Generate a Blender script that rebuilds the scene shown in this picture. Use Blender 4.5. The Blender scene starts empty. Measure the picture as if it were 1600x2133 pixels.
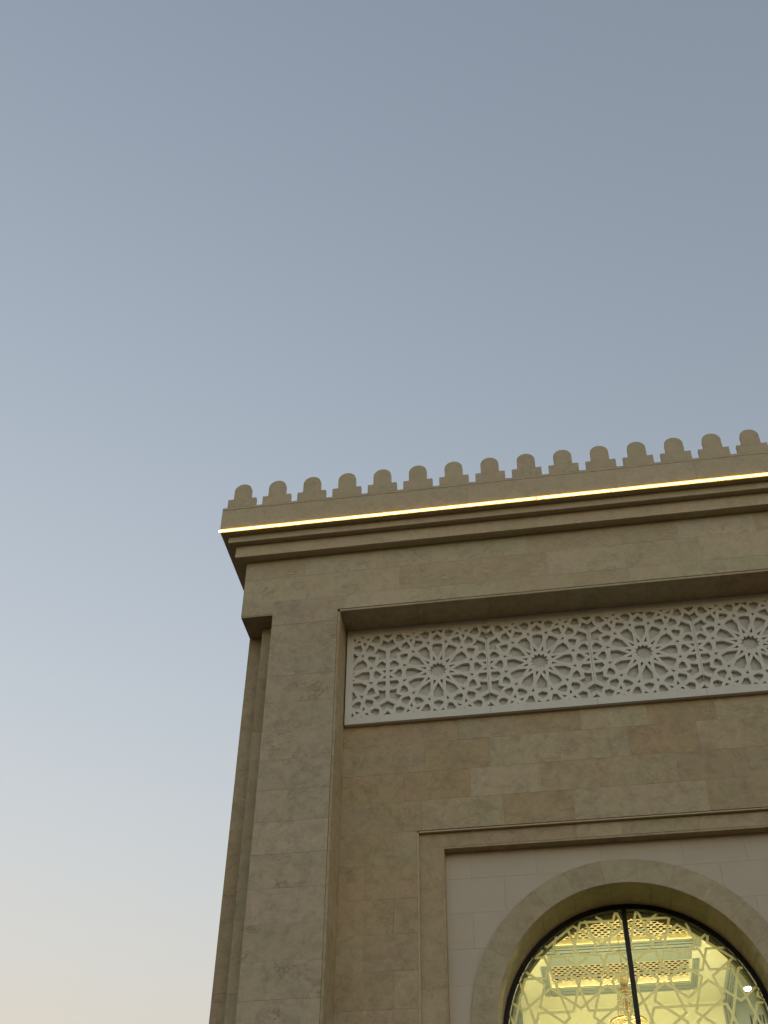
import bpy, bmesh, math, random
from mathutils import Vector, Matrix, geometry
random.seed(7)
sc = bpy.context.scene
R = math.radians

# ------------------------------------------------------------------ camera
EYE = 1.6                                   # eye height; building coordinates below are relative to the eye
pitch, yaw, roll = 0.74181359, -0.17066411, 0.01173294
fw = Vector((math.sin(yaw)*math.cos(pitch), math.cos(yaw)*math.cos(pitch), math.sin(pitch)))
rt = Vector((math.cos(yaw), -math.sin(yaw), 0.0)); up = rt.cross(fw)
r2 = math.cos(roll)*rt + math.sin(roll)*up; u2 = -math.sin(roll)*rt + math.cos(roll)*up
cam = bpy.data.cameras.new('camera'); cam_o = bpy.data.objects.new('camera', cam)
sc.collection.objects.link(cam_o); sc.camera = cam_o
cam_o.matrix_world = Matrix(((r2.x, u2.x, -fw.x, 0), (r2.y, u2.y, -fw.y, 0), (r2.z, u2.z, -fw.z, EYE), (0, 0, 0, 1)))
cam.sensor_fit = 'HORIZONTAL'; cam.sensor_width = 36.0; cam.lens = 36.0*2433.96/1600.0
cam.clip_start = 0.05; cam.clip_end = 5000

# ------------------------------------------------------------------ sky, sun, exposure (just after sunset)
SUN_EL, SUN_AZ = -2.0, 140.0                # degrees; azimuth from +Y towards +X: the glow is behind the viewer
world = bpy.data.worlds.new('World'); sc.world = world; world.use_nodes = True
wn = world.node_tree; bg = wn.nodes['Background']
sky = wn.nodes.new('ShaderNodeTexSky'); sky.sky_type = 'NISHITA'; sky.sun_disc = False
sky.sun_elevation = R(SUN_EL); sky.sun_rotation = R(SUN_AZ)
sky.air_density = 1.0; sky.dust_density = 4.0; sky.ozone_density = 1.0
tint = wn.nodes.new('ShaderNodeMix'); tint.data_type = 'RGBA'; tint.blend_type = 'MULTIPLY'
tint.inputs['Factor'].default_value = 1.0
tint.inputs[7].default_value = (1.085, 1.0, 0.86, 1)   # warm white balance of the picture
wn.links.new(sky.outputs[0], tint.inputs[6]); wn.links.new(tint.outputs[2], bg.inputs[0])
bg.inputs[1].default_value = 0.15
sun = bpy.data.lights.new('sun', 'SUN'); sun.energy = 0.002; sun.angle = R(30); sun.color = (1.0, 0.86, 0.7)
sun_o = bpy.data.objects.new('sun', sun); sc.collection.objects.link(sun_o)
d = Vector((math.sin(R(SUN_AZ))*math.cos(R(4)), math.cos(R(SUN_AZ))*math.cos(R(4)), math.sin(R(4))))
sun_o.rotation_euler = (-d).to_track_quat('-Z', 'Y').to_euler(); sun_o.location = (6, -8, 20)
sc.view_settings.view_transform = 'Standard'; sc.view_settings.look = 'None'
sc.view_settings.gamma = 1.0; sc.view_settings.use_curve_mapping = False
sc.view_settings.exposure = 5.10
sc.render.engine = 'CYCLES'
sc.cycles.use_denoising = True
sc.cycles.max_bounces = 8; sc.cycles.diffuse_bounces = 5; sc.cycles.transparent_max_bounces = 16
sc.cycles.sample_clamp_indirect = 2.0

# ------------------------------------------------------------------ materials
def mat_new(name):
    m = bpy.data.materials.new(name); m.use_nodes = True
    return m, m.node_tree, m.node_tree.nodes['Principled BSDF']
def N(nt, t, **kw):
    n = nt.nodes.new(t)
    for k, v in kw.items(): setattr(n, k, v)
    return n
def ramp(nt, src, stops):
    n = nt.nodes.new('ShaderNodeValToRGB'); e = n.color_ramp.elements
    while len(e) < len(stops): e.new(0.5)
    for i, (p, c) in enumerate(stops):
        e[i].position = p; e[i].color = c if len(c) == 4 else (*c, 1)
    nt.links.new(src, n.inputs[0]); return n.outputs[0]
def mixc(nt, fac, a, b, mode='MIX'):
    n = nt.nodes.new('ShaderNodeMix'); n.data_type = 'RGBA'; n.blend_type = mode
    for sock, v in ((n.inputs['Factor'], fac), (n.inputs[6], a), (n.inputs[7], b)):
        if isinstance(v, (int, float)): sock.default_value = v
        elif isinstance(v, tuple): sock.default_value = v if len(v) == 4 else (*v, 1)
        else: nt.links.new(v, sock)
    return n.outputs[2]
def mth(nt, op, a, b=None):
    n = nt.nodes.new('ShaderNodeMath'); n.operation = op
    for i, v in enumerate((a, b)):
        if v is None: continue
        if isinstance(v, (int, float)): n.inputs[i].default_value = v
        else: nt.links.new(v, n.inputs[i])
    return n.outputs[0]
def coords(nt):
    tc = N(nt, 'ShaderNodeTexCoord'); oi = N(nt, 'ShaderNodeObjectInfo')
    cb = N(nt, 'ShaderNodeCombineXYZ')
    nt.links.new(mth(nt, 'MULTIPLY', oi.outputs['Random'], 91.7), cb.inputs[0])
    nt.links.new(mth(nt, 'MULTIPLY', oi.outputs['Random'], 173.3), cb.inputs[1])
    nt.links.new(mth(nt, 'MULTIPLY', oi.outputs['Random'], 57.9), cb.inputs[2])
    va = N(nt, 'ShaderNodeVectorMath', operation='ADD')
    nt.links.new(tc.outputs['Object'], va.inputs[0]); nt.links.new(cb.outputs[0], va.inputs[1])
    return va.outputs[0], oi.outputs['Random']
def noise(nt, vec, scale, detail=4, rough=.55, dist=0.0):
    n = N(nt, 'ShaderNodeTexNoise'); n.inputs['Scale'].default_value = scale
    n.inputs['Detail'].default_value = detail; n.inputs['Roughness'].default_value = rough
    n.inputs['Distortion'].default_value = dist; nt.links.new(vec, n.inputs['Vector']); return n.outputs['Fac']

def stone_material(name, tones, vein=1.0, mottle=1.0, rough=.62):
    """honed limestone: every block has its own tone, cloudy patches, stylolite veins and pits"""
    m, nt, b = mat_new(name); v, rnd = coords(nt)
    base = ramp(nt, rnd, [(i/(len(tones)-1), c) for i, c in enumerate(tones)])
    n1 = noise(nt, v, 1.6, 6, .6, .4)
    warm = mixc(nt, 1.0, base, (1.06, 1.0, .98), 'MULTIPLY'); cool = mixc(nt, 1.0, base, (.97, .99, .90), 'MULTIPLY')
    col = mixc(nt, ramp(nt, n1, [(.35, (0, 0, 0)), (.65, (1, 1, 1))]), warm, cool)
    n2 = noise(nt, v, 7.0, 8, .68, .6)
    k = .14*mottle
    col = mixc(nt, 1.0, col, ramp(nt, n2, [(.3, (1-1.5*k,)*3), (.5, (1, 1, 1)), (.75, (1+k, 1+.9*k, 1+.8*k))]), 'MULTIPLY')
    n3 = noise(nt, v, 34.0, 3, .6)
    col = mixc(nt, 1.0, col, ramp(nt, n3, [(.3, (.93,)*3), (.7, (1.06,)*3)]), 'MULTIPLY')
    # veins
    sv = N(nt, 'ShaderNodeMapping'); sv.inputs['Scale'].default_value = (1.0, 1.0, 1.9); nt.links.new(v, sv.inputs['Vector'])
    n4 = noise(nt, sv.outputs[0], 1.6, 9, .68, 1.3)
    edge = mth(nt, 'ABSOLUTE', mth(nt, 'SUBTRACT', n4, .5))
    msk = ramp(nt, noise(nt, v, 2.3, 3, .5), [(.46, (0, 0, 0)), (.60, (1, 1, 1))])
    vein_f = mth(nt, 'MULTIPLY', ramp(nt, edge, [(0.0, (1, 1, 1)), (.018, (0, 0, 0))]), msk)
    col = mixc(nt, mth(nt, 'MULTIPLY', vein_f, .55*vein), col, (.15, .115, .07))
    n5 = noise(nt, v, 1.1, 5, .6, .8)
    col = mixc(nt, mth(nt, 'MULTIPLY', ramp(nt, n5, [(.58, (0, 0, 0)), (.72, (1, 1, 1))]), .22*mottle), col, (.31, .245, .135))
    vo = N(nt, 'ShaderNodeTexVoronoi'); vo.inputs['Scale'].default_value = 6.0; nt.links.new(v, vo.inputs['Vector'])
    pit = ramp(nt, vo.outputs['Distance'], [(.05, (1, 1, 1)), (.09, (0, 0, 0))])
    pitm = mth(nt, 'MULTIPLY', pit, ramp(nt, noise(nt, v, 3.7, 2), [(.56, (0, 0, 0)), (.64, (1, 1, 1))]))
    col = mixc(nt, mth(nt, 'MULTIPLY', pitm, .5*vein), col, (.13, .10, .065))
    nt.links.new(col, b.inputs['Base Color'])
    b.inputs['Roughness'].default_value = rough; b.inputs['Specular IOR Level'].default_value = .25
    bp = N(nt, 'ShaderNodeBump'); bp.inputs['Strength'].default_value = .18; bp.inputs['Distance'].default_value = .004
    nt.links.new(n2, bp.inputs['Height']); nt.links.new(bp.outputs[0], b.inputs['Normal'])
    return m
def plain(name, col, rough=.6, var=.06, scale=5.0, metal=0.0, spec=.3):
    m, nt, b = mat_new(name); v, rnd = coords(nt)
    n = noise(nt, v, scale, 5, .6, .3)
    c = mixc(nt, 1.0, (*col, 1), ramp(nt, n, [(.3, (1-var,)*3), (.7, (1+var,)*3)]), 'MULTIPLY')
    nt.links.new(c, b.inputs['Base Color']); b.inputs['Roughness'].default_value = rough
    b.inputs['Metallic'].default_value = metal; b.inputs['Specular IOR Level'].default_value = spec
    return m
def emitter(name, col, strength):
    m, nt, b = mat_new(name)
    b.inputs['Base Color'].default_value = (.9, .88, .8, 1)
    b.inputs['Emission Color'].default_value = (*col, 1); b.inputs['Emission Strength'].default_value = strength
    return m

M = {}
M['stone'] = stone_material('limestone', [(0.379, 0.295, 0.183), (0.364, 0.304, 0.208), (0.431, 0.366, 0.254), (0.354, 0.267, 0.168), (0.396, 0.331, 0.224), (0.371, 0.283, 0.172), (0.421, 0.352, 0.238), (0.346, 0.275, 0.180)], vein=.8, mottle=1.15)
M['pil'] = stone_material('limestone_pale', [(0.404, 0.341, 0.262), (0.369, 0.315, 0.228), (0.422, 0.353, 0.274), (0.377, 0.322, 0.241)], vein=1.35, mottle=1.1)
M['fr'] = stone_material('limestone_frieze', [(0.431, 0.383, 0.275), (0.404, 0.360, 0.255), (0.442, 0.393, 0.290), (0.414, 0.357, 0.251), (0.378, 0.316, 0.218), (0.431, 0.380, 0.271)], vein=.8, mottle=.65)
M['cor'] = stone_material('limestone_cornice', [(0.463, 0.387, 0.276), (0.443, 0.372, 0.260), (0.472, 0.396, 0.285)], vein=.5, mottle=.6)
M['vous'] = stone_material('limestone_arch', [(0.381, 0.331, 0.225), (0.356, 0.302, 0.205), (0.399, 0.346, 0.239), (0.365, 0.314, 0.215)], vein=.6, mottle=.9)
M['grout'] = plain('grout', (0.302, 0.252, 0.172), .9)
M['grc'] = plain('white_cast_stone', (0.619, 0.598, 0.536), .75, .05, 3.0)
M['grcshade'] = plain('cast_stone_shaded', (.49, .47, .415), .8, .05, 3.0)  # panel stone darkened: the shade of the recess is put into its colour
M['plaster'] = plain('pale_stone_panel', (0.474, 0.410, 0.327), .7, .05, 2.0)
M['blackmetal'] = plain('black_powder_coat', (.012, .008, .006), .45, .1, 8)
M['bead'] = plain('aluminium_bead', (.45, .43, .38), .35, .05, 8, metal=.8)
M['cream'] = plain('cream_ceiling_paint', (.86, .84, .66), .8, .02, 1.0)
M['greygreen'] = plain('grey_green_paint', (.335, .375, .345), .7, .03, 2.0)
M['brown'] = plain('brown_backing', (.085, .042, .014), .7, .08, 4.0)
M['gold'] = plain('ivory_fretwork', (.88, .78, .52), .5, .04, 4.0)
M['lining'] = plain('shaded_lining', (.16, .15, .075), .7, .05, 3.0)  # dark olive carries the shade on the downward-facing inner reveal
M['floor'] = plain('hall_floor', (.45, .38, .28), .4)
M['ground'] = plain('paved_ground', (.12, .088, .048), .85, .15, .7)
M['roof'] = plain('roof_screed', (.35, .32, .27), .9)
M['brass'] = plain('brass', (.55, .36, .12), .3, .05, 6, metal=.9)
M['dark'] = plain('dark_slot', (.01, .01, .01), .8)
M['led'] = emitter('led_diffuser', (1.0, .56, .11), .45)
M['cove'] = emitter('cove_led', (1.0, .72, .30), .34)
M['unseen_bulb'] = emitter('unseen_lamp_bulb', (1.0, .86, .5), .25)
M['down'] = emitter('downlight_lens', (1.0, .97, .85), .6)
m, nt, b = mat_new('frosted_film'); nt.nodes.remove(b)
df = N(nt, 'ShaderNodeBsdfDiffuse'); df.inputs[0].default_value = (.78, .74, .58, 1)
tr = N(nt, 'ShaderNodeBsdfTranslucent'); tr.inputs[0].default_value = (.97, .93, .76, 1)
mx = N(nt, 'ShaderNodeMixShader'); mx.inputs[0].default_value = .78
nt.links.new(df.outputs[0], mx.inputs[1]); nt.links.new(tr.outputs[0], mx.inputs[2])
nt.links.new(mx.outputs[0], nt.nodes['Material Output'].inputs[0]); M['film'] = m
m, nt, b = mat_new('tinted_glass'); nt.nodes.remove(b)
tp = N(nt, 'ShaderNodeBsdfTransparent'); tp.inputs[0].default_value = (.90, .97, .80, 1)
gl = N(nt, 'ShaderNodeBsdfGlossy'); gl.inputs['Roughness'].default_value = .02
fr = N(nt, 'ShaderNodeFresnel'); fr.inputs[0].default_value = 1.5
mx = N(nt, 'ShaderNodeMixShader'); nt.links.new(fr.outputs[0], mx.inputs[0])
nt.links.new(tp.outputs[0], mx.inputs[1]); nt.links.new(gl.outputs[0], mx.inputs[2])
nt.links.new(mx.outputs[0], nt.nodes['Material Output'].inputs[0]); M['glass'] = m
m, nt, b = mat_new('crystal'); b.inputs['Base Color'].default_value = (.95, .86, .62, 1)
b.inputs['Roughness'].default_value = .15; b.inputs['Base Color'].default_value = (.60, .50, .30, 1); b.inputs['Transmission Weight'].default_value = .25; M['crystal'] = m

# ------------------------------------------------------------------ object helpers
ORG = {}                                     # world origin of every object made here
def link(o, origin, parent=None):
    origin = Vector(origin); sc.collection.objects.link(o); ORG[o.name] = origin
    if parent: o.parent = parent; o.location = origin - ORG[parent.name]
    else: o.location = origin
    return o
def empty(name, origin, parent=None):
    o = bpy.data.objects.new(name, None); o.empty_display_size = .3
    return link(o, origin, parent)
def mesh_obj(name, verts, faces, mat, parent=None, origin=None, smooth=False):
    """verts in building coordinates (relative to the eye); the origin is their box centre unless given"""
    vs = [Vector(v) for v in verts]
    if origin is None:
        lo = [min(v[i] for v in vs) for i in range(3)]; hi = [max(v[i] for v in vs) for i in range(3)]
        origin = Vector([(a+c)/2 for a, c in zip(lo, hi)])
    origin = Vector(origin)
    me = bpy.data.meshes.new(name); me.from_pydata([v-origin for v in vs], [], faces)
    bm = bmesh.new(); bm.from_mesh(me); bmesh.ops.recalc_face_normals(bm, faces=bm.faces); bm.to_mesh(me); bm.free()
    if smooth:
        for p in me.polygons: p.use_smooth = True
    me.materials.append(mat)
    o = bpy.data.objects.new(name, me)
    return link(o, origin + Vector((0, 0, EYE)), parent)
def tag(o, label, cat, group=None):
    o['label'] = label; o['category'] = cat
    if group: o['group'] = group
def boxv(x0, x1, y0, y1, z0, z1):
    return ([(x0, y0, z0), (x1, y0, z0), (x1, y1, z0), (x0, y1, z0), (x0, y0, z1), (x1, y0, z1), (x1, y1, z1), (x0, y1, z1)],
            [(0, 3, 2, 1), (4, 5, 6, 7), (0, 1, 5, 4), (1, 2, 6, 5), (2, 3, 7, 6), (3, 0, 4, 7)])
def cbox(x0, x1, y0, y1, z0, z1, c=.0007):
    """box with a small chamfer round its front (low-y) face: a sawn slab with an arris"""
    v = [(x0, y1, z0), (x1, y1, z0), (x1, y1, z1), (x0, y1, z1), (x0, y0+c, z0), (x1, y0+c, z0), (x1, y0+c, z1), (x0, y0+c, z1),
         (x0+c, y0, z0+c), (x1-c, y0, z0+c), (x1-c, y0, z1-c), (x0+c, y0, z1-c)]
    f = [(0, 3, 2, 1), (8, 9, 10, 11)]
    for i in range(4):
        j = (i+1) % 4; f.append((i, j, 4+j, 4+i)); f.append((4+i, 4+j, 8+j, 8+i))
    return v, f
class MB:
    def __init__(s): s.v = []; s.f = []
    def add(s, v, f):
        n = len(s.v); s.v += list(v); s.f += [tuple(i+n for i in q) for q in f]; return s
    def box(s, *a): return s.add(*boxv(*a))
    def build(s, name, mat, parent=None, **k): return mesh_obj(name, s.v, s.f, mat, parent, **k)
def box(name, mat, parent, *a): return mesh_obj(name, *boxv(*a), mat, parent)
def stone(mat, parent, x0, x1, y0, y1, z0, z1, name='stone', g=None):
    if g is None: g = random.choice((.0002, .0003, .0003, .0006, .001))
    j = random.uniform(-.0012, .0012)       # slabs are never perfectly in plane
    return mesh_obj(name, *cbox(x0+g, x1-g, y0+j, y1, z0+g, z1-g), mat, parent)
def prism(poly, y0, y1):
    """extrude an xz polygon (may be concave) from y0 to y1"""
    n = len(poly); v = [(x, y0, z) for x, z in poly] + [(x, y1, z) for x, z in poly]
    tris = geometry.tessellate_polygon([[Vector((x, z, 0)) for x, z in poly]])
    f = [tuple(t) for t in tris] + [tuple(i+n for i in reversed(t)) for t in tris]
    f += [(i, (i+1) % n, n+(i+1) % n, n+i) for i in range(n)]
    return v, f
def sector(cx, cz, r0, r1, a0, a1, y0, y1, seg=6):
    pts = [(cx+r0*math.cos(a0+(a1-a0)*i/seg), cz+r0*math.sin(a0+(a1-a0)*i/seg)) for i in range(seg+1)]
    pts += [(cx+r1*math.cos(a1+(a0-a1)*i/seg), cz+r1*math.sin(a1+(a0-a1)*i/seg)) for i in range(seg+1)]
    return prism(pts, y0, y1)
def clip_rect(poly, x0, x1, z0, z1):
    def cut(P, ins, inter):
        out = []
        for i in range(len(P)):
            a, c = P[i-1], P[i]
            if ins(c):
                if not ins(a): out.append(inter(a, c))
                out.append(c)
            elif ins(a): out.append(inter(a, c))
        return out
    for ax, lim, s in ((0, x0, 1), (0, x1, -1), (1, z0, 1), (1, z1, -1)):
        if not poly: return []
        ins = lambda p, ax=ax, lim=lim, s=s: s*(p[ax]-lim) >= 0
        def inter(a, c, ax=ax, lim=lim):
            t = (lim-a[ax])/(c[ax]-a[ax]); q = [a[0]+(c[0]-a[0])*t, a[1]+(c[1]-a[1])*t]; q[ax] = lim; return tuple(q)
        poly = cut(poly, ins, inter)
    return poly
def area(P): return .5*sum(P[i-1][0]*P[i][1]-P[i][0]*P[i-1][1] for i in range(len(P)))
def inside(p, P):
    c = False
    for i in range(len(P)):
        (x1, y1), (x2, y2) = P[i-1], P[i]
        if (y1 > p[1]) != (y2 > p[1]) and p[0] < (x2-x1)*(p[1]-y1)/(y2-y1)+x1: c = not c
    return c
def pierced_plate(rect, holes, clip):
    """triangulate a rectangle with polygonal holes -> 2-D verts, triangles, boundary edges"""
    x0, x1, z0, z1 = rect; H = []
    for h in holes:
        q = clip_rect(h, *clip)
        r = []
        for p in q:
            if not r or math.hypot(p[0]-r[-1][0], p[1]-r[-1][1]) > 1e-5: r.append(p)
        if len(r) > 2 and abs(area(r)) > 2e-5: H.append(r)
    vs = [Vector(p) for p in ((x0, z0), (x1, z0), (x1, z1), (x0, z1))]; es = [(0, 1), (1, 2), (2, 3), (3, 0)]
    for h in H:
        n = len(vs); vs += [Vector(p) for p in h]; es += [(n+i, n+(i+1) % len(h)) for i in range(len(h))]
    ov, oe, of, _, _, _ = geometry.delaunay_2d_cdt(vs, es, [], 0, 1e-6)
    bb = [(min(p[0] for p in h), max(p[0] for p in h), min(p[1] for p in h), max(p[1] for p in h), h) for h in H]
    T = []
    for t in of:
        c = sum((ov[i] for i in t), Vector((0, 0)))/len(t)
        if any(a <= c.x <= b_ and e <= c.y <= g and inside(c, h) for a, b_, e, g, h in bb): continue
        T.append(tuple(t))
    cnt = {}
    for t in T:
        for i in range(len(t)):
            k = (t[i-1], t[i]); cnt.setdefault(tuple(sorted(k)), []).append(k)
    B = [v[0] for v in cnt.values() if len(v) == 1]
    return [(p.x, p.y) for p in ov], T, B

# ------------------------------------------------------------------ the setting
gm = bpy.data.meshes.new('ground')
gm.from_pydata([(-3000, -3000, 0), (3000, -3000, 0), (3000, 3000, 0), (-3000, 3000, 0)], [], [(0, 1, 2, 3)])
gm.materials.append(M['ground']); g = bpy.data.objects.new('ground', gm); link(g, (0, 0, 0)); g['kind'] = 'structure'

# key planes and lines (metres, relative to the eye; y = distance)
XL, XR = -3.848, 4.928                      # ends of the frieze
YF, YP, YW, YR, YN = 11.555, 12.0, 12.07, 12.12, 12.25   # frieze, carved screen, wall, frame, niche
CX, CZ = .535, 4.178                        # arch centre
RO, RI = 1.675, 1.408
mir = lambda x: 2*.54 - x
ZB = -EYE
COURSES = [9.757-.391*i for i in range(0, 29)]

bld = empty('stone_building', (.54, 11.5, 0))
tag(bld, 'beige limestone building with a crenellated parapet, carved white frieze and arched window', 'building')
sub = lambda name: empty(name, (.54, 11.5, 0), bld)

# ---- roof parapet and cornice
cor = MB()
cor.box(XL-.131, XR+.131, YF-.125, YF+.3, 10.078, 10.276)
cor.box(XL-.222, XR+.222, YF-.216, YF+.3, 10.274, 10.385)
cor.box(XL-.318, XR+.318, YF-.312, YF+.3, 10.383, 10.80)
# returns along the left and right sides
for s in (0, 1):
    for q, z0, z1 in ((.125, 10.078, 10.276), (.216, 10.274, 10.385), (.312, 10.383, 10.80)):
        if s == 0: cor.box(XL-q-.006, XL+.2, YF+.301, 29.5, z0, z1)
        else: cor.box(XR-.2, XR+q+.006, YF+.301, 29.5, z0, z1)
cornice = cor.build('cornice', M['cor'], bld)
def facing(parent, mat, q, z0, z1, step, ofs, th=.02):
    """row of facing slabs on one cornice step (front) and on its left return"""
    x = XL-q; xe = XR+q; y = YF-q
    xs = [x]; t = x+ofs
    while t < xe-.1: xs.append(t); t += step*random.uniform(.97, 1.03)
    xs.append(xe)
    for a, c in zip(xs, xs[1:]): stone(mat, parent, a, c, y, y+th, z0, z1)
facing(cornice, M['cor'], .131, 10.076, 10.272, .468, .33)
facing(cornice, M['cor'], .222, 10.270, 10.381, .936, .52)
facing(cornice, M['cor'], .325, 10.434, 10.775, .982, .44)
facing(cornice, M['cor'], .316, 10.379, 10.430, 2.4, 1.1)
coping = sub('coping')
x = XL-.325
while x < XR+.3:
    x2 = min(x+1.46, XR+.325)
    mesh_obj('stone', *boxv(x+.001, x2-.001, YF-.327, YF-.05, 10.779, 10.819), M['cor'], coping); x = x2
box('backing', M['grout'], coping, XL-.32, XR+.32, YF-.30, YF-.06, 10.70, 10.7785)

# ---- merlons: stepped base, straight neck, round head
def merlon_poly(cx):
    z0, z1, w, n, top = 10.8192, 10.973, .1975, .121, 11.243
    P = [(cx-w, z0), (cx-w, z1), (cx-n, z1), (cx-n, top-n)]
    P += [(cx-n*math.cos(math.pi*i/16), top-n+n*math.sin(math.pi*i/16)) for i in range(1, 16)]
    return P + [(cx+n, top-n), (cx+n, z1), (cx+w, z1), (cx+w, z0)]
v, f = prism(merlon_poly(0), -.075, -.018)
mer_me = None
for k in range(19):
    cx = -3.915+.4873*k; org = (cx, YF-.250, 11.0)
    if mer_me is None:
        o = mesh_obj('merlon', [(a+cx, b_+YF-.250, c) for a, b_, c in v], f, M['cor'], bld, origin=org)
        mer_me = o.data
        bm = bmesh.new(); bm.from_mesh(mer_me)
        ed = [e for e in bm.edges if len(e.link_faces) == 2 and e.calc_face_angle(0) > .6]
        bmesh.ops.bevel(bm, geom=ed, offset=.004, segments=1, affect='EDGES'); bm.to_mesh(mer_me); bm.free()
    else:
        o = bpy.data.objects.new('merlon', mer_me); link(o, Vector(org)+Vector((0, 0, EYE)), bld)
        o.rotation_euler = (random.uniform(-.004, .004), random.uniform(-.004, .004), random.uniform(-.006, .006))

# ---- frieze (front band above the pilasters) with its blocks
frieze = MB().box(XL+.022, XR-.022, YF+.02, 12.6, 9.19, 10.077).build('frieze', M['grout'], bld)
def course(parent, mat, x0, x1, y0, th, z0, z1, joints, **k):
    xs = [x0]+[j for j in joints if x0+.06 < j < x1-.06]+[x1]
    for a, c in zip(xs, xs[1:]): stone(mat, parent, a, c, y0, y0+th, z0, z1, **k)
def series(start, step, n, jit=.03): return [start+step*i+random.uniform(-jit, jit) for i in range(n)]
course(frieze, M['fr'], XL, XR, YF, .03, 9.757, 10.074, [-3.037, -1.99, -.99, -.11, .87, 1.80, 2.75, 3.7])
course(frieze, M['fr'], XL, XR, YF, .03, 9.366, 9.757, [-3.715, -2.78, -1.785, -.83, .12, 1.09, 2.03, 2.98, 3.95])
PX0, PX1 = -3.428, -2.545                   # left pilaster
course(frieze, M['fr'], XL, PX0+.001, YF, .03, 9.170, 9.366, [])
course(frieze, M['fr'], -2.497, mir(-2.497), YF, .03, 9.148, 9.366, [-1.5, -.55, .42, 1.11, 2.0, 2.9])
course(frieze, M['fr'], mir(PX0), XR, YF, .03, 9.170, 9.366, [])
for dx_, dz_, w_ in ((-3.228, 9.813, .034), (-1.196, 9.488, .036)):
    mesh_obj('mortar_daub', *prism([(dx_+w_*math.cos(R(a))*(1+.25*math.sin(3*R(a))), dz_+.55*w_*math.sin(R(a))*(1+.2*math.cos(2*R(a)))) for a in range(0, 360, 30)], YF-.004, YF+.002), M['plaster'], frieze)
# soffit slabs under the frieze, over the recess: their front edges show as a thin lip
sof = sub('recess_soffit')
x = PX1-.002
while x < mir(PX1)-.01:
    x2 = min(x+.93+random.uniform(-.06, .06), mir(PX1)); x2 = mir(PX1) if mir(PX1)-x2 < .3 else x2
    mesh_obj('stone', *boxv(x+.0015, x2-.0015, YF+.002, YP+.04, 9.112, 9.140), M['stone'], sof); x = x2
for a, c in ((XL+.004, PX0), (mir(PX0), XR-.004)):
    mesh_obj('stone', *boxv(a, c, YF+.004, 12.6, 9.152, 9.168), M['stone'], sof)
box('backing', M['grout'], sof, PX1, mir(PX1), YF+.03, 12.6, 9.142, 9.188)

# ---- pilasters with one block per course, notched corners beside them
def pilaster(side):
    fx = (lambda x: x) if side < 0 else mir
    p = sub('pilaster')
    def bx(mb, a, c, *r): mb.box(min(fx(a), fx(c)), max(fx(a), fx(c)), *r)
    mb = MB(); bx(mb, PX0+.004, PX1-.033, YF+.02, 12.6, ZB, 8.972); bx(mb, PX0+.03, PX1-.033, YF+.02, 12.6, 8.97, 9.36)
    mb.build('core', M['grout'], p)
    zs = [9.366]+[z for z in COURSES if z < 9.3]+[ZB]
    for a, c in zip(zs, zs[1:]):
        if c < ZB: c = ZB
        if a <= ZB: break
        if a > 9.3:
            P = [(fx(px_), pz) for px_, pz in ((PX0+.001, c+.001), (PX0+.001, a-.001), (-2.498, a-.001), (-2.498, 9.149), (PX1-.031, 9.149), (PX1-.031, c+.001))]
            mesh_obj('stone', *prism(P, YF-.001, YF+.03), M['pil'], p); continue
        q = sorted((fx(PX0), fx(PX1-.03))); stone(M['pil'], p, q[0], q[1], YF, YF+.03, c, a)
    # return into the recess: slabs whose edge shows beside the front blocks
    for a, c in zip(zs, zs[1:]):
        if a <= ZB: break
        c = max(c, ZB); a = min(a, 9.109)
        q = sorted((fx(PX1-.026), fx(PX1)))
        mesh_obj('stone', *boxv(q[0], q[1], YF+.0015, YW-.002, c+.0015, a-.0015), M['stone'], p)
    # stepped corner beyond the pilaster
    for nm, xa, xc, y in (('stone', PX0, PX0-.197, 11.82), ('stone', PX0-.197, XL, 12.02)):
        t = 9.150; z = t
        while z > ZB+.05:
            z2 = max(z-random.choice((.391, .782, .782, 1.173)), ZB); q = sorted((fx(xa), fx(xc)))
            stone(M['stone'], p, q[0], q[1], y, y+.06, z2, z); z = z2
    mb = MB(); bx(mb, PX0+.01, PX0-.19, 11.88, 12.6, ZB, 9.15); bx(mb, PX0-.19, XL+.01, 12.08, 12.6, ZB, 9.15)
    mb.build('backing', M['grout'], p)
    return p
pilaster(-1); pilaster(1)

# ---- carved white screen: 12- and 9-pointed star fretwork on a hexagonal lattice
DD, SX, SZ = 1.2646, -.0994, 8.394
def rot(p, a): return (p[0]*math.cos(a)-p[1]*math.sin(a), p[0]*math.sin(a)+p[1]*math.cos(a))
def pol(r, a): return (r*math.cos(R(a)), r*math.sin(R(a)))
def refl(p, ang):
    c, s = math.cos(2*R(ang)), math.sin(2*R(ang)); return (p[0]*c+p[1]*s, p[0]*s-p[1]*c)
base = []
base.append([pol(.090 if i % 2 == 0 else .067, 15*i) for i in range(24)])
for k in range(12):
    a = R(30*k)
    base.append([rot(p, a) for p in ((.150, 0), (.242, .0485), (.310, .0485), (.3205, 0), (.310, -.0485), (.242, -.0485))])
    t = R(30*k+15)
    base.append([rot(p, t) for p in ((.121, -.0105), (.131, -.0125), (.178, 0), (.131, .0125), (.121, .0105))])
    st = []
    for i in range(5):
        lo = .034 if i == 0 else .019
        st.append((lo*math.cos(R(180+72*i)), lo*math.sin(R(180+72*i)))); st.append((.0085*math.cos(R(216+72*i)), .0085*math.sin(R(216+72*i))))
    base.append([rot((p[0]+.346, p[1]), t) for p in st])
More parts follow.
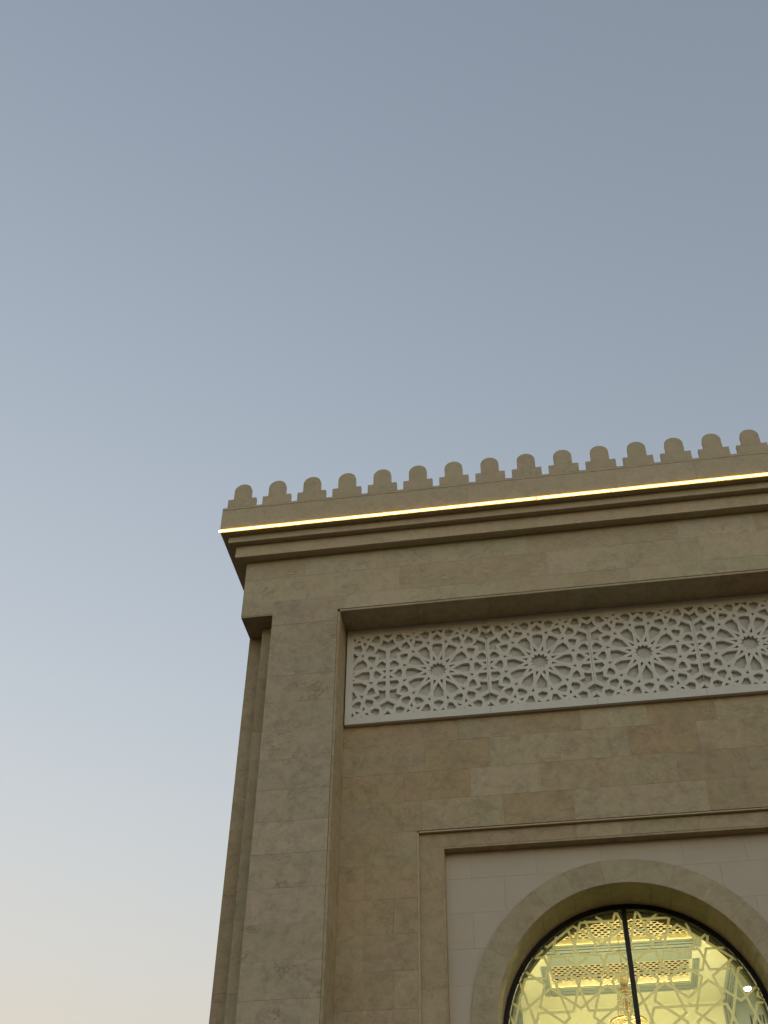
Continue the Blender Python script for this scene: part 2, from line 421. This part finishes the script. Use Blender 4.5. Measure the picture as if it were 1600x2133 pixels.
for k in range(6):
    a = R(60*k)
    base.append([rot(p, a) for p in ((.355, 0), (.366, .0455), (.394, .0485), (.440, 0), (.394, -.0485), (.366, -.0455))])
    base.append([rot(p, a+R(30)) for p in ((.351, 0), (.367, .0455), (.394, .043), (.436, 0), (.394, -.043), (.367, -.0455))])
    for s in (1, -1):
        base.append([rot((p[0], s*p[1]), a) for p in ((.441, .0465), (.479, .0475), (.479, .0140))])
        base.append([rot((p[0], s*p[1]), a) for p in ((.405, .0800), (.479, .0785), (.4795, .131), (.446, .1615), (.420, .1515), (.384, .112))])
    nine = [(.479, .2766), (.479, .184), (.4644, .1910), (.4087, .1799), (.4151, .2397)]
    nine += [refl(p, 30) for p in (nine[3], nine[2], nine[1])]
    base.append([rot(p, a) for p in nine])
def swell(P, k=1.0):
    cx_ = sum(p[0] for p in P)/len(P); cy_ = sum(p[1] for p in P)/len(P)
    return [(cx_+(p[0]-cx_)*k, cy_+(p[1]-cy_)*k) for p in P]
base = [swell(h) for h in base]
screen = sub('carved_frieze')
pan_edges = [-2.529, -.741, .5327, 1.806, mir(-2.529)]
for i in range(4):
    a, c = pan_edges[i]+.0015, pan_edges[i+1]-.0015
    cl = (a+(.086 if i == 0 else -.001), c-(.086 if i == 3 else -.001), 7.803, 9.003)
    holes = []
    for ci in range(-4, 5):
        for cj in (-1, 0, 1):
            ox, oz = SX+DD*(ci+cj/2), SZ+DD*cj*math.sqrt(3)/2
            if ox < a-.9 or ox > c+.9: continue
            for h in base: holes.append([(ox+DD*p[0], oz+DD*p[1]) for p in h])
    # drop duplicates at shared places, keep those touching this panel
    v2, T, B = pierced_plate((a, c, 7.703, 9.111), holes, (max(cl[0], a+.002), min(cl[1], c-.002), cl[2], cl[3]))
    n = len(v2); dpt = .045
    vs = [(x, YP, z) for x, z in v2] + [(x, YP+dpt, z) for x, z in v2]
    fs = list(T) + [(p, q, q+n, p+n) for p, q in B]
    pn = mesh_obj('carved_panel', vs, fs, M['grc'], screen)
    box('back_plate', M['grcshade'], pn, a, c, YP+dpt+.0005, YW+.02, 7.704, 9.1105)

# ---- recessed wall: coursed blocks round the window surround
wall = MB()
WX0, WX1 = PX1, mir(PX1)
FX0, FX1, FZ = -1.658, mir(-1.658), 6.272   # outer edge of the surround
wall.box(WX0-.02, FX0-.01, YW+.022, 12.9, ZB, 9.13).box(FX1+.01, WX1+.02, YW+.022, 12.9, ZB, 9.13)
wall.box(FX0-.0101, FX1+.0101, YW+.022, 12.9, FZ+.012, 9.13)
wall_o = wall.build('wall', M['grout'], bld)
zs = [7.80, 7.411, 7.020, 6.650, FZ]
jn = [[-1.94, -1.15, -.455, .305, 1.09, 1.87, 2.66], [-2.33, -1.555, -.79, .03, .83, 1.62, 2.40, 3.2],
      [-1.80, -1.03, -.22, .54, 1.32, 2.10, 2.88], [-2.2, -1.60, -.66, .125, .95, 1.60, 2.42, 3.1]]
for (a, c), j in zip(zip(zs, zs[1:]), jn):
    course(wall_o, M['stone'], WX0, WX1, YW, .03, c, min(a, 7.78), j)
z = FZ; row = 0
while z > ZB+.02:
    z2 = max(z-.391, ZB)
    for x0, x1 in ((WX0, FX0), (FX1, WX1)):
        course(wall_o, M['stone'], x0, x1, YW, .03, z2, z, [x0+(.30 if row % 2 else .62)])
    z = z2; row += 1
# lip and surround (shallow sunk frame)
sur = sub('window_surround')
NX0, NX1, NZ = -1.379, mir(-1.379), 6.070   # inner edge of the surround
lip = MB().box(FX0, FX0+.018, YW+.006, YR+.02, ZB, FZ-.006).box(FX1-.018, FX1, YW+.006, YR+.02, ZB, FZ-.006)
lip.box(FX0, FX1, YW+.006, YR+.02, FZ-.022, FZ-.005)
lip.build('edge_strip', M['cor'], sur)
course(sur, M['stone'], FX0+.018, FX1-.018, YR, .03, NZ+.012, FZ-.023, [-.93, .12, .62, 1.45, 2.2])
z = NZ+.012; row = 0
while z > ZB+.02:
    z2 = max(z-.782, ZB)
    stone(M['stone'], sur, FX0+.018, NX0-.008, YR, YR+.03, z2, z); stone(M['stone'], sur, NX1+.008, FX1-.018, YR, YR+.03, z2, z); z = z2
inn = MB().box(NX0-.008, NX0+.016, YR+.002, YN+.03, ZB, NZ+.010).box(NX1-.016, NX1+.008, YR+.002, YN+.03, ZB, NZ+.010)
inn.box(NX0+.0161, NX1-.0161, YR+.002, YN+.03, NZ-.012, NZ+.010)
inn.build('edge_strip', M['stone'], sur)
bk = MB().box(FX0-.009, NX0-.009, YR+.026, 12.9, ZB, FZ+.011).box(NX1+.009, FX1+.009, YR+.026, 12.9, ZB, FZ+.011).box(NX0-.0089, NX1+.0089, YR+.026, 12.9, NZ+.011, FZ+.011)
bk.build('backing', M['grout'], sur)

# ---- niche field: pale panels cut round the arch
niche = sub('niche_field')
rc = 1.55
def field_tile(x0, x1, z0, z1):
    """panel rectangle minus the arch opening, as one or two polygons"""
    n = max(2, int((x1-x0)/.04)); runs = []; cur = []
    for i in range(n+1):
        x = x0+(x1-x0)*i/n; dx = abs(x-CX)
        lo = z0 if dx >= rc else max(z0, CZ+math.sqrt(rc*rc-dx*dx))
        if z1 < CZ and dx < rc: lo = z1+1
        if lo < z1-.004: cur.append((x, lo))
        else:
            if len(cur) > 1: runs.append(cur)
            cur = []
    if len(cur) > 1: runs.append(cur)
    return [[(r[0][0], z1), *r, (r[-1][0], z1)] for r in runs]
zs = [NZ+.008, 5.750, 5.359, 4.966, 4.577, 4.18, 3.4, 2.6, 1.8, 1.0, .2, -.6, ZB]
for i, (a, c) in enumerate(zip(zs, zs[1:])):
    xs = [NX0-.005]+([-1.08, -.36, .357, 1.236, 1.90] if i % 2 == 0 else [-.72, 0, .72, 1.598, 2.2])+[NX1+.005]
    if a <= CZ+.01: xs = [NX0-.005, CX-rc, CX+rc, NX1+.005]
    for x0, x1 in zip(xs, xs[1:]):
        if a <= CZ+.01 and x0 == CX-rc: continue
        for P in ([[(x0, a), (x0, c), (x1, c), (x1, a)]] if a <= CZ+.01 else field_tile(x0+.0008, x1-.0008, c+.0008, a-.0008)):
            if P[0][0] >= P[-1][0]: continue
            j = random.uniform(-.0008, .0008)
            mesh_obj('panel', *prism(P, YN+j, YN+.02), M['plaster'], niche)
def arch_poly(x0, x1, z1, r, seg=48, zb=ZB):
    P = [(x0, zb), (x0, z1), (x1, z1), (x1, zb), (CX+r, zb)]
    P += [(CX+r*math.cos(math.pi*i/seg), CZ+r*math.sin(math.pi*i/seg)) for i in range(seg+1)]
    return P+[(CX-r, zb)]
mesh_obj('backing', *prism(arch_poly(NX0-.008, NX1+.008, NZ+.010, RI+.03), YN+.0205, 12.9), M['grout'], niche)

# ---- archivolt and reveal
arch = sub('arch')
NV = 13
for i in range(NV):
    a0, a1 = math.pi*i/NV+.0004, math.pi*(i+1)/NV-.0004
    j = random.uniform(-.001, .001)
    mesh_obj('stone', *sector(CX, CZ, RI+.002, RO, a0, a1, YN-.022+j, YN+.019, 8), M['vous'], arch)
NRV = 21
for i in range(NRV):
    a0, a1 = math.pi*i/NRV+.001, math.pi*(i+1)/NRV-.001
    mesh_obj('stone', *sector(CX, CZ, RI, RI+.028, a0, a1, YN-.018, 12.90, 6), M['vous'], arch)
z = CZ-.002
while z > ZB+.02:
    z2 = max(z-.587, ZB)
    for s in (-1, 1):
        q = sorted((CX+s*(RI+.002), CX+s*RO)); stone(M['vous'], arch, q[0], q[1], YN-.022, YN+.019, z2, z)
        q = sorted((CX+s*RI, CX+s*(RI+.028))); mesh_obj('stone', *boxv(q[0], q[1], YN-.018, 12.90, z2+.001, z-.001), M['vous'], arch)
    z = z2

# ---- arched window: frame, mullion, two panes, star tracery
YG = 12.78; RF = RI-.001; RG = RI-.058
win = sub('arched_window')
def ring_poly(r0, r1, zb, seg=64):
    P = [(CX+r1, zb)]+[(CX+r1*math.cos(math.pi*i/seg), CZ+r1*math.sin(math.pi*i/seg)) for i in range(seg+1)]+[(CX-r1, zb), (CX-r0, zb)]
    return P+[(CX-r0*math.cos(math.pi*i/seg), CZ+r0*math.sin(math.pi*i/seg)) for i in range(seg+1)]+[(CX+r0, zb)]
WB = -.8
mesh_obj('frame', *prism(ring_poly(RG, RF, WB), YG, YG+.125), M['blackmetal'], win)
mesh_obj('lining', *prism(ring_poly(RI-.072, RI-.0605, WB), 12.907, 13.01), M['lining'], win)
mesh_obj('glazing_bead', *prism(ring_poly(RG-.006, RG-.0005, WB), YG+.105, YG+.124), M['bead'], win)
MX = .542
box('mullion', M['blackmetal'], win, MX-.026, MX+.026, YG+.004, YG+.08, WB, CZ+RG-.001)
box('transom', M['blackmetal'], win, CX-RG, CX+RG, YG+.004, YG+.08, WB-.06, WB)
box('transom', M['blackmetal'], win, CX-RG, CX+RG, YG+.006, YG+.078, 1.30, 1.36)
seg = 40
for s in (-1, 1):
    a0 = math.acos((MX-CX)/RG) if s > 0 else math.acos((MX-CX)/RG)
    P = [(MX, WB)]+([(CX+RG, WB)] if s > 0 else [])
    arc = [(CX+RG*math.cos(a0*i/seg), CZ+RG*math.sin(a0*i/seg)) for i in range(seg+1)] if s > 0 else [(CX+RG*math.cos(a0+(math.pi-a0)*i/seg), CZ+RG*math.sin(a0+(math.pi-a0)*i/seg)) for i in range(seg+1)]
    P = P+arc+([] if s > 0 else [(CX-RG, WB)])
    n = len(P); tris = geometry.tessellate_polygon([[Vector((x, z, 0)) for x, z in P]])
    mesh_obj('pane', [(x, YG+.05, z) for x, z in P], [tuple(t) for t in tris], M['glass'], win)
# tracery: lines measured on the glass, mirrored over rows and bays
P1 = .602; HV = .591
segs = []
def S(ax, *pts):
    for a, c in zip(pts, pts[1:]): segs.append((ax, a, c))
for ax in (0, 1):                           # ax 0: plain axis, 1: star axis (alternate)
    S(ax, (0, 0), (.243, .18)); S(ax, (.301, 0), (.263, .112), (.036, .112), (0, .22)); S(ax, (0, .447), (.301, .223))
S(0, (0, .22), (.112, HV)); S(0, (.243, .18), (.172, .409), (.416, HV)); S(0, (.155, .477), (.112, HV))
S(1, (0, .22), (.083, .477), (.447, .477)); S(1, (.243, .18), (.126, .542), (.186, HV))
S(0, (.155, .477), (.519, .477))
U0, V0 = .57, 4.948
lines = set()
def put(u0, v0, u1, v1):
    lines.add(tuple(round(t, 4) for t in (min((u0, v0), (u1, v1)) + max((u0, v0), (u1, v1)))))
for ax, a, c in segs:
    for k in range(-3, 4):
        if (k % 2) != ax: continue
        for su in (1, -1):
            for row in range(-5, 2):
                for sv in (1, -1):
                    f_ = lambda p: (k*P1+su*p[0], row*2*HV+sv*p[1])
                    put(*f_(a), *f_(c))
AX = .527                                   # the film is mirrored about this line on the right
allx = []
for u0, v0, u1, v1 in lines:
    for mirr in (0, 1):
        A, C_ = (u0, v0), (u1, v1)
        if A[0] > AX and C_[0] > AX: continue
        if A[0] > AX or C_[0] > AX:
            t = (AX-A[0])/(C_[0]-A[0]); q = (AX, A[1]+(C_[1]-A[1])*t)
            if A[0] > AX: A = q
            else: C_ = q
        if mirr: A, C_ = (2*AX-A[0], A[1]), (2*AX-C_[0], C_[1])
        allx.append((A[0]+U0, A[1]+V0, C_[0]+U0, C_[1]+V0))
quads = []; tra = MB(); rg = RG-.004
def okp(x, z): return abs(x-CX) < rg and z > WB+.02 and (z < CZ or (x-CX)**2+(z-CZ)**2 < rg*rg)
hw = .0135
for x0, z0, x1, z1 in allx:
    L = math.hypot(x1-x0, z1-z0)
    if L < .004: continue
    n = max(2, int(L/.012)); ts = [i/n for i in range(n+1)]
    good = [t for t in ts if okp(x0+(x1-x0)*t, z0+(z1-z0)*t)]
    if len(good) < 2: continue
    t0, t1 = good[0], good[-1]
    dx, dz = (x1-x0)/L, (z1-z0)/L
    a = (x0+(x1-x0)*t0-dx*hw*.5, z0+(z1-z0)*t0-dz*hw*.5); c = (x0+(x1-x0)*t1+dx*hw*.5, z0+(z1-z0)*t1+dz*hw*.5)
    if min(a[0], c[0]) < MX < max(a[0], c[0]): pass
    nx, nz = -dz*hw, dx*hw
    quads.append([(a[0]+nx, a[1]+nz), (c[0]+nx, c[1]+nz), (c[0]-nx, c[1]-nz), (a[0]-nx, a[1]-nz)])
qv, qe = [], []
for q in quads:
    n = len(qv); qv += [Vector(p) for p in q]; qe += [(n, n+1), (n+1, n+2), (n+2, n+3), (n+3, n)]
ov, oe, of, _, _, _ = geometry.delaunay_2d_cdt(qv, qe, [], 0, 1e-5)
cell = {}
for q in quads:
    bb_ = (min(p[0] for p in q), max(p[0] for p in q), min(p[1] for p in q), max(p[1] for p in q))
    for ix in range(int(bb_[0]*5)-1, int(bb_[1]*5)+2):
        for iz in range(int(bb_[2]*5)-1, int(bb_[3]*5)+2): cell.setdefault((ix, iz), []).append(q)
T = []
for t in of:
    c = sum((ov[i] for i in t), Vector((0, 0)))/len(t)
    if any(inside(c, q) for q in cell.get((int(c.x*5), int(c.y*5)), ())): T.append(tuple(t))
tra.v = [(p.x, YG+.0515, p.y) for p in ov]; tra.f = T
tra.build('tracery', M['film'], win)

# ---- hall behind the window
HX0, HX1, HY0, HY1 = -3.6, 4.7, 12.901, 22.8
TX0, TX1 = -1.19, 2.57; TC = .69; CE = 8.0
hall = sub('hall')
inw = MB().add(*prism(arch_poly(HX0, HX1, 8.4, RI-.060), 12.906, 13.0))
inw.box(HX0-.2, HX0, 12.901, HY1+.2, ZB, 8.4).box(HX1, HX1+.2, 12.901, HY1+.2, ZB, 8.4)
inw.build('inner_wall', M['cream'], hall)
box('end_wall', M['cream'], hall, HX0, HX1, HY1, HY1+.2, ZB, 8.4)
box('floor', M['floor'], hall, HX0, HX1, 12.98, HY1, ZB+.01, ZB+.03)
ceil = sub('ceiling')
C2 = (20.70, 21.76); C1 = (18.80, 19.86)    # coffer openings along y
CXA, CXB = -.54, 1.92
# cream tray with the two coffer openings
ty = 14.4
t = MB()
t.box(TX0, CXA, ty, HY1, CE, CE+.12).box(CXB, TX1, ty, HY1, CE, CE+.12)
t.box(CXA, CXB, ty, C1[0], CE, CE+.119).box(CXA, CXB, C2[1], HY1, CE, CE+.119)
t.build('tray', M['cream'], ceil)
box('coffer_beam', M['greygreen'], ceil, CXA, CXB, C1[1], C2[0], CE-.004, CE+.118)
low = MB().box(HX0, TX0, 12.98, HY1, CE-.06, CE+.12).box(TX1, HX1, 12.98, HY1, CE-.06, CE+.12).box(TX0, TX1, 12.98, ty, CE-.06, CE+.12)
low.build('lower_ceiling', M['greygreen'], ceil)
box('roof_slab', M['roof'], bld, XL+.05, XR-.05, 12.55, 29.4, 8.42, 10.3)
# reeded mouldings: along the tray edges, round the coffers, down the end wall
def strip_set(parent, lo, hi, n, fn):
    w = (hi-lo)/n
    for i in range(n): fn(lo+w*(i+.12), lo+w*(i+.88), .018+.012*(i % 2))
mo = MB()
for a, c in ((TX0-.14, TX0+.04), (TX1-.04, TX1+.14)):
    strip_set(None, a, c, 4, lambda p, q, h: mo.box(p, q, ty, HY1-.05, CE-.075-h, CE+.01))
    strip_set(None, a, c, 4, lambda p, q, h: mo.box(p, q, HY1-.03-h, HY1+.01, ZB, CE-.06))
for (y0, y1) in (C1, C2):
    for a, c in ((CXA-.14, CXA-.01), (CXB+.01, CXB+.14)):
        strip_set(None, a, c, 3, lambda p, q, h: mo.box(p, q, y0-.02, y1+.30, CE-.006-h, CE+.01))
    strip_set(None, y1+.012, y1+.30, 4, lambda p, q, h: mo.box(CXA-.0102, CXB+.0102, p, q, CE-.010-h, CE+.01))
mo.build('moulding', M['greygreen'], ceil)
# fretwork set in the coffers, with an LED on the far ledge
def kagome(w, d, s):
    holes = []; hx = s; hy = s*math.sqrt(3)/2; t = .0058
    r = s/2                                   # hexagon side of the kagome net
    for j in range(int(d/(hy*1.0))+3):
        for i in range(-1, int(w/hx)+2):
            cx = i*hx+(hx/2 if j % 2 else 0); cy = j*hy
            ro = r-t/math.cos(math.pi/6)
            holes.append([(cx+ro*math.cos(R(60*k)), cy+ro*math.sin(R(60*k))) for k in range(6)])
            for sg in (1, -1):
                tx, tz = cx+hx/2, cy+sg*hy/3; rt_ = s/(2*math.sqrt(3))-2*t
                holes.append([(tx+rt_*math.cos(R(120*k-90*sg)), tz+rt_*math.sin(R(120*k-90*sg))) for k in range(3)])
    return holes
fret_me = None
for (y0, y1) in (C1, C2):
    w, d_ = CXB-CXA, y1-y0
    cf = empty('coffer', (TC, (y0+y1)/2, CE+EYE), ceil)
    if fret_me is None:
        v2, T, B = pierced_plate((0, w, 0, d_), kagome(w, d_, .108), (.012, w-.012, .012, d_-.012))
        n = len(v2); zc = CE+.115
        vs = [(CXA+x, y0+y, zc) for x, y in v2]+[(CXA+x, y0+y, zc+.004) for x, y in v2]
        fs = list(T)+[(p, q, q+n, p+n) for p, q in B]
        fo = mesh_obj('fretwork', vs, fs, M['gold'], cf, origin=(TC, (y0+y1)/2, zc)); fret_me = fo.data
    else:
        fo = bpy.data.objects.new('fretwork', fret_me); link(fo, (TC, (y0+y1)/2, CE+.115+EYE), cf)
    box('backing', M['brown'], cf, CXA-.05, CXB+.05, y0-.05, y1+.05, CE+.26, CE+.28)
    sd = MB().box(CXA+.0, CXB-.0, y1-.008, y1+.0, CE-.001, CE+.1285)
    sd.box(CXA, CXA+.008, y0, y1-.0081, CE-.001, CE+.1285).box(CXB-.008, CXB, y0, y1-.0081, CE-.001, CE+.1285)
    sd.build('side', M['cream'], cf)
    box('ledge', M['greygreen'], cf, CXA+.0085, CXB-.0085, y1-.045, y1-.0085, CE-.004, CE+.004)
    box('light_strip', M['cove'], cf, CXA+.02, CXB-.02, y1-.022, y1-.010, CE+.0045, CE+.011)
    box('light_strip', M['cove'], cf, CXA+.02, CXB-.02, y0+.004, y0+.016, CE+.03, CE+.04)
# slotted grille on the end wall, right
gr = MB()
for i in range(5): gr.box(2.98+.055*i, 3.004+.055*i, HY1-.012, HY1-.002, 6.4, 7.72)
gr.build('grille', M['dark'], hall)
mesh_obj('wall_panel', *boxv(TX1+.145, HX1, HY1-.0018, HY1-.0005, ZB, CE-.06), M['greygreen'], hall)
mesh_obj('wall_panel', *boxv(HX0, TX0-.145, HY1-.0018, HY1-.0005, ZB, CE-.06), M['greygreen'], hall)

# ---- light strip along the parapet: two lengths with a dark gap
def led(x0, x1, label):
    z0, z1 = 10.400, 10.415; y = YF-.336
    P = [(y+.012*(1-math.cos(math.pi*i/8)) if False else y+.010-.010*math.sin(math.pi*i/8), (z0+z1)/2-(z1-z0)/2*math.cos(math.pi*i/8)) for i in range(9)]+[(y+.022, z1), (y+.022, z0)]
    n = len(P); vs = [(x0, a, c) for a, c in P]+[(x1, a, c) for a, c in P]
    fs = [tuple(range(n)), tuple(reversed(range(n, 2*n)))]+[(i, (i+1) % n, n+(i+1) % n, n+i) for i in range(n)]
    root = empty('light_strip', ((x0+x1)/2, YF-.33, z0+EYE)); tag(root, label, 'light strip', 'light strips along the parapet')
    mesh_obj('diffuser', vs, fs, M['led'], root)
    box('end_cap', M['blackmetal'], root, x1-.0001, x1+.004, y+.004, y+.0225, z0-.001, z1+.001)
led(XL-.340, .064, 'glowing yellow light strip on the parapet from the left corner to the dark gap')
led(.084, XR+.34, 'glowing yellow light strip on the parapet, right of the dark gap')

# ---- chandelier hanging from the nearer coffer
ch = empty('chandelier', (.67, 19.35, 4.6+EYE)); tag(ch, 'gilt crystal chandelier on a chain behind the arched window', 'chandelier')
KX, KY = .67, 19.35
def lathe(name, prof, mat, seg=20):
    vs, fs = [], []
    for r_, z in prof:
        for i in range(seg): vs.append((KX+r_*math.cos(2*math.pi*i/seg), KY+r_*math.sin(2*math.pi*i/seg), z))
    for k in range(len(prof)-1):
        for i in range(seg):
            j = (i+1) % seg; fs.append((k*seg+i, k*seg+j, (k+1)*seg+j, (k+1)*seg+i))
    return mesh_obj(name, vs, fs, mat, ch, smooth=True)
def torus(mb, c, Rr, r_, axis, sx=1.0, seg=14, s2=6):
    vs, fs = [], []
    for i in range(seg):
        a = 2*math.pi*i/seg
        for j in range(s2):
            b_ = 2*math.pi*j/s2; rr = Rr+r_*math.cos(b_)
            u, v_, w_ = rr*math.cos(a)*sx, rr*math.sin(a), r_*math.sin(b_)
            p = (u, w_, v_) if axis == 'y' else ((w_, u, v_) if axis == 'x' else (u, v_, w_))
            vs.append((c[0]+p[0], c[1]+p[1], c[2]+p[2]))
    for i in range(seg):
        for j in range(s2):
            fs.append((i*s2+j, ((i+1) % seg)*s2+j, ((i+1) % seg)*s2+(j+1) % s2, i*s2+(j+1) % s2))
    mb.add(vs, fs)
cmb = MB(); z = 8.10; i = 0
while z > 7.34:
    torus(cmb, (KX, KY, z-.022), .021, .0045, 'y' if i % 2 else 'x', sx=.6); z -= .034; i += 1
cmb.build('chain', M['brass'], ch, smooth=True)
lathe('stem', [(.004, 7.36), (.016, 7.35), (.012, 7.25), (.02, 7.12), (.045, 7.08), (.075, 7.06), (.08, 7.04), (.05, 7.02), (.06, 6.99), (.03, 6.96), (.02, 6.5), (.03, 5.4), (.001, 5.38)], M['brass'])
crown = MB()
for i in range(16):                          # flared glass rods above the hub
    a = 2*math.pi*i/16; c_, s_ = math.cos(a), math.sin(a)
    p0 = Vector((KX+.035*c_, KY+.035*s_, 7.08)); p1 = Vector((KX+.125*c_, KY+.125*s_, 7.31+.02*(i % 2)))
    t_ = Vector((-s_, c_, 0))*.014; n_ = Vector((c_, s_, 0))*.009
    crown.add([p0+t_*.6, p0-t_*.6, p0+n_, p1+t_, p1-t_, p1+n_], [(0, 1, 4, 3), (1, 2, 5, 4), (2, 0, 3, 5), (3, 4, 5), (2, 1, 0)])
crown.build('crown', M['crystal'], ch)
body = MB()
for i in range(26):                          # hanging strings of crystal
    a = 2*math.pi*i/26; c_, s_ = math.cos(a), math.sin(a)
    for k in range(9):
        z = 7.0-.055*k; r_ = .115+.006*k; h = .027
        c0 = Vector((KX+r_*c_, KY+r_*s_, z)); t_ = Vector((-s_, c_, 0))*.015; n_ = Vector((c_, s_, 0))*.013; u_ = Vector((0, 0, h))
        body.add([c0+u_, c0+t_, c0+n_, c0-t_, c0-n_, c0-u_], [(0, 1, 2), (0, 2, 3), (0, 3, 4), (0, 4, 1), (5, 2, 1), (5, 3, 2), (5, 4, 3), (5, 1, 4)])
body.build('crystal_strings', M['crystal'], ch)
rb = MB(); torus(rb, (KX, KY, 6.545), .27, .020, 'z', seg=40, s2=8); torus(rb, (KX, KY, 5.60), .75, .022, 'z', seg=48, s2=8)  # the wider lower ring is an unseen addition that carries the lamps
for i in range(6):
    a = 2*math.pi*i/6+.3
    for rr, zz in ((.27, 6.545), (.75, 5.60)):
        p0 = Vector((KX, KY, zz)); p1 = Vector((KX+rr*math.cos(a), KY+rr*math.sin(a), zz)); t_ = Vector((-math.sin(a), math.cos(a), 0))*.008; u_ = Vector((0, 0, .01))
        rb.add([p0+t_+u_, p0-t_+u_, p0-u_, p1+t_+u_, p1-t_+u_, p1-u_], [(0, 1, 4, 3), (1, 2, 5, 4), (2, 0, 3, 5)])
rb.build('rings', M['brass'], ch, smooth=True)
for rr, zz, n_, pw in ((.75, 5.62, 8, 1.2),):  # lamps added on the lower ring, out of view, to light the ceiling evenly
    for i in range(n_):
        a = 2*math.pi*(i+.5)/n_; bx_, by_ = KX+rr*math.cos(a), KY+rr*math.sin(a)
        vs, fs = [], []
        for k, (r_, z) in enumerate(((.002, .012), (.013, .018), (.016, .038), (.010, .060), (.001, .082))):
            for q in range(8): vs.append((bx_+r_*math.cos(q*math.pi/4), by_+r_*math.sin(q*math.pi/4), zz+z))
        for k in range(4):
            for q in range(8): fs.append((k*8+q, k*8+(q+1) % 8, (k+1)*8+(q+1) % 8, (k+1)*8+q))
        mesh_obj('unseen_bulb', vs, fs, M['unseen_bulb'], ch, smooth=True)
        lt = bpy.data.lights.new('unseen_bulb_light', 'POINT'); lt.energy = pw; lt.color = (1.0, .87, .53); lt.shadow_soft_size = .05
        lo = bpy.data.objects.new('unseen_bulb_light', lt); link(lo, (bx_, by_, zz+.13+EYE), ch)

# ---- recessed downlight in the lower ceiling, right
dl = empty('downlight', (2.97, 22.05, CE-.06+EYE)); tag(dl, 'bright round ceiling downlight at the right edge of the arched window', 'downlight')
def disc(name, r0, r1, z0, z1, mat):
    vs, fs = [], []; seg = 28
    for r_, z in ((r0, z0), (r1, z0), (r1, z1), (r0, z1)):
        for i in range(seg): vs.append((2.97+r_*math.cos(2*math.pi*i/seg), 22.05+r_*math.sin(2*math.pi*i/seg), z))
    for k in range(4):
        for i in range(seg): fs.append((k*seg+i, k*seg+(i+1) % seg, ((k+1) % 4)*seg+(i+1) % seg, ((k+1) % 4)*seg+i))
    return mesh_obj(name, vs, fs, mat, dl)
disc('trim', .11, .135, CE-.072, CE-.061, M['cream'])
disc('lens', .001, .1095, CE-.068, CE-.062, M['down'])
